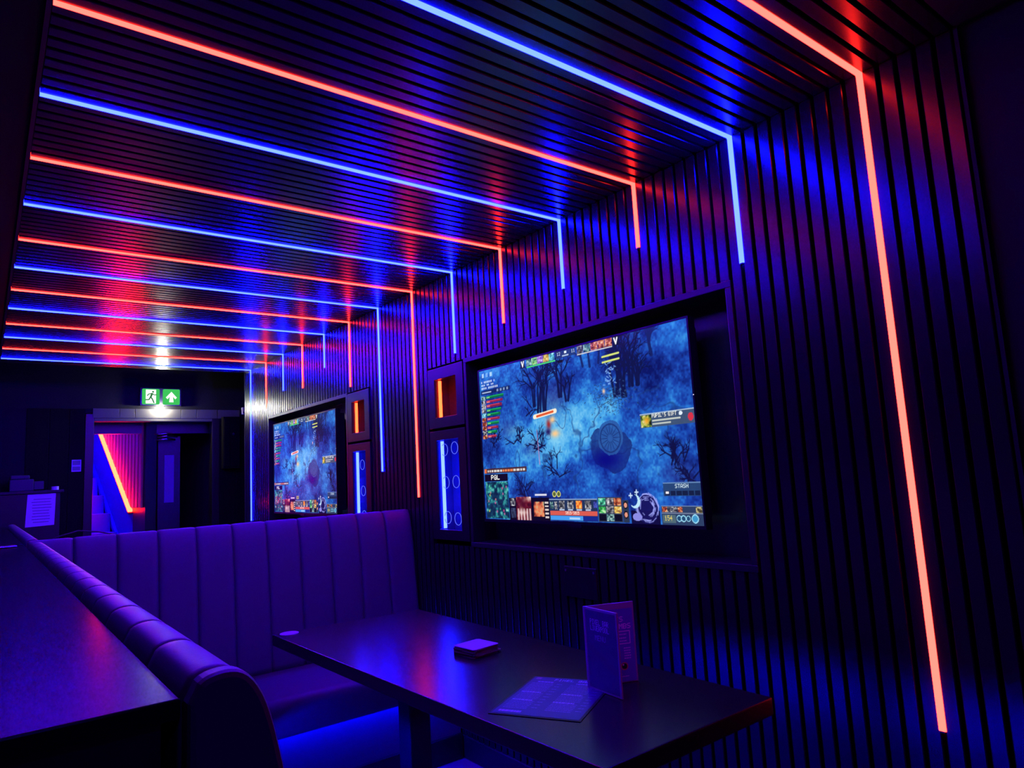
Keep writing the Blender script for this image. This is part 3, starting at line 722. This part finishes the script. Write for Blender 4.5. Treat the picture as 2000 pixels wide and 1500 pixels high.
def flat_art(w=150, h=200):
    rng = np.random.default_rng(4); img = np.zeros((h, w, 3)) + np.array((.16, .14, .42)); lt = (.80, .75, .95)
    text(img, 'PIXEL BAR', 44, 7, lt, 1.3, 1.5); img[4:14, 6:16] = (.6, .3, .6)
    for x0, x1 in ((8, 66), (82, 142)):
        sheet_scribble(img, x0 + 8, x1 - 20, 26, 4, lt, rng)
        for k in range(20):
            if k in (7, 13): sheet_scribble(img, x0, x1 - 22, 36 + k*7, 4, (.85, .8, .95), rng); continue
            sheet_scribble(img, x0, x1 - 16, 36 + k*7, 2, lt, rng, .55)
            if k % 2 == 0: sheet_scribble(img, x1 - 10, x1, 36 + k*7, 2, lt, rng, .55)
    sheet_scribble(img, 8, 48, 182, 8, (.75, .6, .9), rng)
    return img
# standing folded menu: spine at the left, cover and inside leaf open toward the right
A = Vector((1.254, 1.353)); Bc = Vector((1.242, 1.226)); Cc = Vector((1.378, 1.300)); MH = 0.202
t = thing('folded_menu', 'folded menu standing open upright on the table', 'menu', (A.x, A.y, TZ))
def leaf(name, end, inner):
    d = (end - A); L = d.length; ang = math.atan2(d.y, d.x)
    bm = bm_new(); add_box(bm, 0, L, -0.0022, 0.0022, 0.0005, MH)
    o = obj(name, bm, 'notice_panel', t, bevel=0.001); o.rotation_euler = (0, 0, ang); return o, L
cov, L1 = leaf('cover_leaf', Bc, False); ins, L2 = leaf('inside_leaf', Cc, True)
# the cover shows its outer face, the second leaf its inner face
m1 = raster_mesh('cover_print', cover_art(), L1 - 0.012, MH - 0.012, 'printed')
o = link('cover_print', m1, cov, (0.006, -0.0027, 0.006))
m2 = raster_mesh('inside_print', inside_art(), L2 - 0.010, MH - 0.020, 'printed')
o = link('inside_print', m2, ins, (0.005, -0.0027, 0.004))
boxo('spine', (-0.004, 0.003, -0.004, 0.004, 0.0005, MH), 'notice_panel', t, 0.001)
# flat laminated sheet
bl = Vector((0.968, 1.388)); br = Vector((1.072, 1.200)); d = br - bl
t = thing('menu_sheet', 'laminated printed menu sheet lying flat on the table', 'menu', (bl.x, bl.y, TZ + 0.0004)); t.rotation_euler = (0, 0, math.atan2(d.y, d.x))
bm = bm_new(); add_box(bm, -0.006, d.length + 0.006, -0.006, 0.290, 0, 0.0012); obj('laminate', bm, 'bezel', t)
o = link('sheet_print', raster_mesh('sheet_print', flat_art(), d.length, 0.284, 'printed_gloss'), t, (0, 0, 0.0018)); o.rotation_euler = (-math.pi/2, 0, 0)

# ------------------------------------------------------------------ exit sign
t = thing('exit_sign', 'green illuminated running man and arrow exit sign above the doorway', 'exit sign', (1.372, YE, CZ + 0.84))
boxo('housing', (-0.185, 0.185, -0.030, -0.0005, -0.004, 0.175), 'bezel', t, 0.004)
def rounded(cx, cz, h, r):
    pts = []
    for (sx, sz, a0) in ((1, 1, 0), (-1, 1, 90), (-1, -1, 180), (1, -1, 270)):
        for k in range(5): a = math.radians(a0 + 22.5*k); pts.append((cx + sx*(h-r) + r*math.cos(a), cz + sz*(h-r) + r*math.sin(a)))
    return pts
faces = []
for cx in (-0.090, 0.092):
    bm = bm_new(); add_prism(bm, rounded(cx, 0.086, 0.077, 0.012), 'y', -0.0335, -0.0305); faces.append(obj('sign_face', bm, 'exit_green', t))
boxo('door_pictogram', (-0.135, -0.045, -0.0347, -0.0340, 0.018, 0.154), 'exit_white', faces[0])
bm = bm_new()
def limb(p, q, r):
    p, q = Vector(p), Vector(q); n = (q-p).normalized(); s = Vector((-n.y, n.x))*r
    add_prism(bm, [tuple(p+s), tuple(p-s), tuple(q-s), tuple(q+s)], 'y', -0.0362, -0.0350)
mx, mz = -0.088, 0.086
add_prism(bm, [(mx + 0.016 + 0.0085*math.cos(k*math.pi/6), mz + 0.047 + 0.0085*math.sin(k*math.pi/6)) for k in range(12)], 'y', -0.0362, -0.0350)
for a, b, r in (((0.010, 0.034), (-0.004, -0.004), 0.008), ((0.008, 0.032), (-0.024, 0.024), 0.004), ((-0.024, 0.024), (-0.034, 0.006), 0.004), ((0.012, 0.030), (0.026, 0.016), 0.004), ((0.026, 0.016), (0.048, 0.020), 0.004),
                ((-0.004, -0.004), (0.012, -0.026), 0.0055), ((0.012, -0.026), (0.026, -0.062), 0.005), ((-0.006, -0.004), (-0.018, -0.030), 0.0055), ((-0.018, -0.030), (-0.050, -0.032), 0.005)):
    limb((mx + a[0], mz + a[1]), (mx + b[0], mz + b[1]), r)
emit('exit_dark', (0.02, 0.16, 0.04), 1.0)
obj('running_figure', bm, 'exit_dark', faces[0])
bm = bm_new(); ax, az = 0.092, 0.086
add_prism(bm, [(ax - 0.020, az - 0.052), (ax + 0.020, az - 0.052), (ax + 0.014, az + 0.004), (ax + 0.034, az - 0.022), (ax + 0.050, az - 0.006), (ax, az + 0.052), (ax - 0.050, az - 0.006), (ax - 0.034, az - 0.022), (ax - 0.014, az + 0.004)], 'y', -0.0350, -0.0340)
obj('arrow', bm, 'exit_white', faces[1])
bm = bm_new(); bmesh.ops.create_uvsphere(bm, u_segments=14, v_segments=8, radius=0.013, matrix=Matrix.Translation((0, -0.060, -0.012))); obj('lamp', bm, 'exit_lamp', t, smooth=True)

# ------------------------------------------------------------------ things on the end wall
t = thing('wall_notice', 'small pale notice left of the doorway on the end wall', 'notice', (0.684, YE - 0.012, CZ + 0.225))
boxo('notice_card', (-0.037, 0.037, -0.004, -0.0005, 0, 0.108), 'paper', t)
for z0, z1 in ((0.010, 0.046), (0.060, 0.100)): boxo('print_block', (-0.030, 0.030, -0.0048, -0.0041, z0, z1), 'ink', t)
t = thing('meter_cupboard', 'dark wooden meter cupboard right of the doorway', 'cupboard', (2.025, YE - 0.012, CZ + 0.20))
boxo('cupboard_body', (-0.085, 0.085, -0.07, -0.0005, 0, 0.53), 'wood_dark', t, 0.004)
boxo('cupboard_door', (-0.078, -0.022, -0.078, -0.0705, 0.02, 0.51), 'wood_dark', t, 0.003); boxo('cupboard_door', (-0.018, 0.078, -0.078, -0.0705, 0.02, 0.51), 'wood_dark', t, 0.003)
bm = bm_new(); add_tube(bm, [(0.01, -0.078, 0.35), (0.01, -0.092, 0.35)], 0.012, 10); obj('knob', bm, 'chrome', t)
t = thing('wall_sensor', 'small pale sensor box at the far end of the slat wall', 'sensor', (2.172, YE - 0.0005, CZ + 0.76))
boxo('sensor_body', (-0.03, 0.02, -0.04, 0, 0, 0.075), 'paper', t, 0.006); boxo('sensor_lens', (-0.02, 0.012, -0.044, -0.0405, 0.01, 0.03), 'bezel', t, 0.002)
# host stand with notice and till printer
t = thing('host_stand', 'tall dark host stand at far left under the till printer', 'cabinet', (0.13, 7.15, 0))
boxo('stand_body', (-0.60, 0.42, 0.0, 0.225, 0.0, CZ + 0.045), 'black_board', t, 0.004); boxo('stand_top', (-0.63, 0.445, -0.02, 0.23, CZ + 0.0455, CZ + 0.068), 'black_board', t, 0.003)
bm = bm_new(); add_prism(bm, [(0.307, CZ - 0.235), (0.512, CZ - 0.228), (0.518, CZ + 0.040), (0.318, CZ + 0.037)], 'y', 7.147, 7.1495)
o = tag(obj('paper_notice', bm, 'paper'), 'large pale paper notice taped to the dark stand at far left', 'notice')
for k in range(9): boxo('text_line', (0.345 + random.uniform(0, .02), 0.470 + random.uniform(0, .02), 7.1462, 7.1468, CZ - 0.20 + k*0.024, CZ - 0.194 + k*0.024), 'ink', o)
t = thing('till_printer', 'dark boxy printer on top of the host stand', 'printer', (0.30, 7.24, CZ + 0.0685))
boxo('printer_body', (-0.11, 0.06, -0.08, 0.09, 0, 0.10), 'printer_shell', t, 0.008); boxo('printer_lid', (-0.105, 0.03, -0.07, 0.08, 0.1005, 0.135), 'printer_shell', t, 0.01); boxo('paper_tray', (0.0605, 0.13, -0.07, 0.08, 0.01, 0.08), 'printer_shell', t, 0.004)
bm = bm_new(); add_prism(bm, [(0.028*math.cos(k*math.pi/10), 0.028*math.sin(k*math.pi/10)) for k in range(20)], 'z', 0, 0.03)
tag(obj('paper_roll', bm, 'paper', loc=(0.515, 7.22, CZ + 0.0685)), 'small pale paper roll at the right end of the stand', 'paper roll')

# ------------------------------------------------------------------ stair hall beyond the doorway
bm = bm_new()
add_box(bm, -0.8, 2.6, 10.9, 10.96, 0, 2.9); add_box(bm, -0.86, -0.8, 7.5, 10.96, 0, 2.9); add_box(bm, -0.86, 2.6, 7.5, 10.96, 2.75, 2.81)
struct(obj('wall_hall', bm, 'plaster'))
bm = bm_new(); add_box(bm, 1.96, 2.02, 7.5, 10.9, 0, 2.75); struct(obj('wall_hall_right', bm, 'plaster'))
bm = bm_new(); add_box(bm, DX0 - 0.3, 1.96, 7.62, 7.68, CZ + 0.585, 2.75); struct(obj('trim_3', bm, 'door_dark'), 'dark beam inside the stair hall')
ang = math.atan2(0.980, -0.198)
st = empty_struct('wall_stair', 'stair side wall, red lit slats above, pale below')
st.location = (1.2205, 7.86, 0); st.rotation_euler = (0, 0, ang)          # local X runs up the stair, local +Y toward the steps
SL = 0.98; ZL = CZ - 0.163
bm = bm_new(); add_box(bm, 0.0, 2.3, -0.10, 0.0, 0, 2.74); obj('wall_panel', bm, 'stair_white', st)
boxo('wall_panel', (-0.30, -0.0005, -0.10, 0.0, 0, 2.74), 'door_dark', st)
pt = 0.085
for k in range(-3, 20):
    s0, s1 = k*pt + 0.008, (k+1)*pt - 0.008
    f = lambda s: ZL + 0.02 + max(0, s)*SL
    if f(s1) > 2.6: break
    bm = bm_new(); add_prism(bm, [(s0, f(s0)), (s1, f(s1)), (s1, 2.70), (s0, 2.70)], 'y', 0.0005, 0.022); obj('slat', bm, 'stair_red_slat', st, bevel=0.002, seg=1)
bm = bm_new(); add_prism(bm, [(-0.15, ZL - 0.60 - 0.15*SL), (2.2, ZL - 0.60 + 2.2*SL), (2.2, ZL - 0.66 + 2.2*SL), (-0.15, ZL - 0.66 - 0.15*SL)], 'y', 0.0005, 0.03); obj('stringer', bm, 'stair_white', st)
t = thing('stair_light_line', 'slanting red light line along the stair wall beyond the doorway', 'light strip', (1.2205, 7.86, ZL)); t.rotation_euler = (0, 0, ang)
bm = bm_new(); add_prism(bm, [(0.0, 0.0), (1.30, 1.30*SL), (1.30, 1.30*SL - 0.026), (0.01, -0.022)], 'y', 0.004, 0.045); obj('glowing_tube', bm, 'stair_led', t)
bm = bm_new(); add_prism(bm, [(0.0, -0.026), (1.30, 1.30*SL - 0.030), (1.30, 1.30*SL - 0.040), (0.0, -0.036)], 'y', 0.001, 0.045); obj('mounting_rail', bm, 'black_metal', t)
steps = empty_struct('trim_4', 'pale staircase rising beyond the doorway')
steps.location = (1.2205, 7.86, 0); steps.rotation_euler = (0, 0, ang)
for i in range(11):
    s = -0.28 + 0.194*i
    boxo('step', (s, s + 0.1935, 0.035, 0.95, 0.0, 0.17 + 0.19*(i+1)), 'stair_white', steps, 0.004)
t = thing('hall_door', 'dark door with pale blue panel in the stair hall beyond the doorway', 'door', (1.53, 7.72, 0))
boxo('door_leaf', (-0.115, 0.095, 0.0, 0.04, 0.0, CZ + 0.565), 'door_dark', t, 0.003)
boxo('door_panel', (-0.055, 0.035, -0.006, -0.0005, CZ - 0.11, CZ + 0.37), 'notice_panel', t, 0.002)
t = thing('ceiling_pipe_bundle', 'red lit pipe bundle near the ceiling of the stair hall', 'pipes', (1.46, 7.59, CZ + 0.515))
for k, (dx, dz) in enumerate(((0, 0), (0.02, 0.03), (-0.01, 0.055))):
    bm = bm_new(); add_tube(bm, [(-0.10 + dx, 0.0, dz), (0.0, -0.01, dz + 0.012), (0.09 + dx, 0.01, dz + 0.004)], 0.010, 8); obj('pipe', bm, 'chrome', t, smooth=True)
t = thing('stair_ceiling_light', 'blue ceiling light over the staircase, hidden by the door jamb', 'light', (0.62, 7.98, 2.70))
boxo('light_body', (-0.10, 0.10, -0.26, 0.26, 0.0, 0.045), 'bezel', t); boxo('light_diffuser', (-0.09, 0.09, -0.25, 0.25, -0.012, -0.0005), 'stair_blue', t)
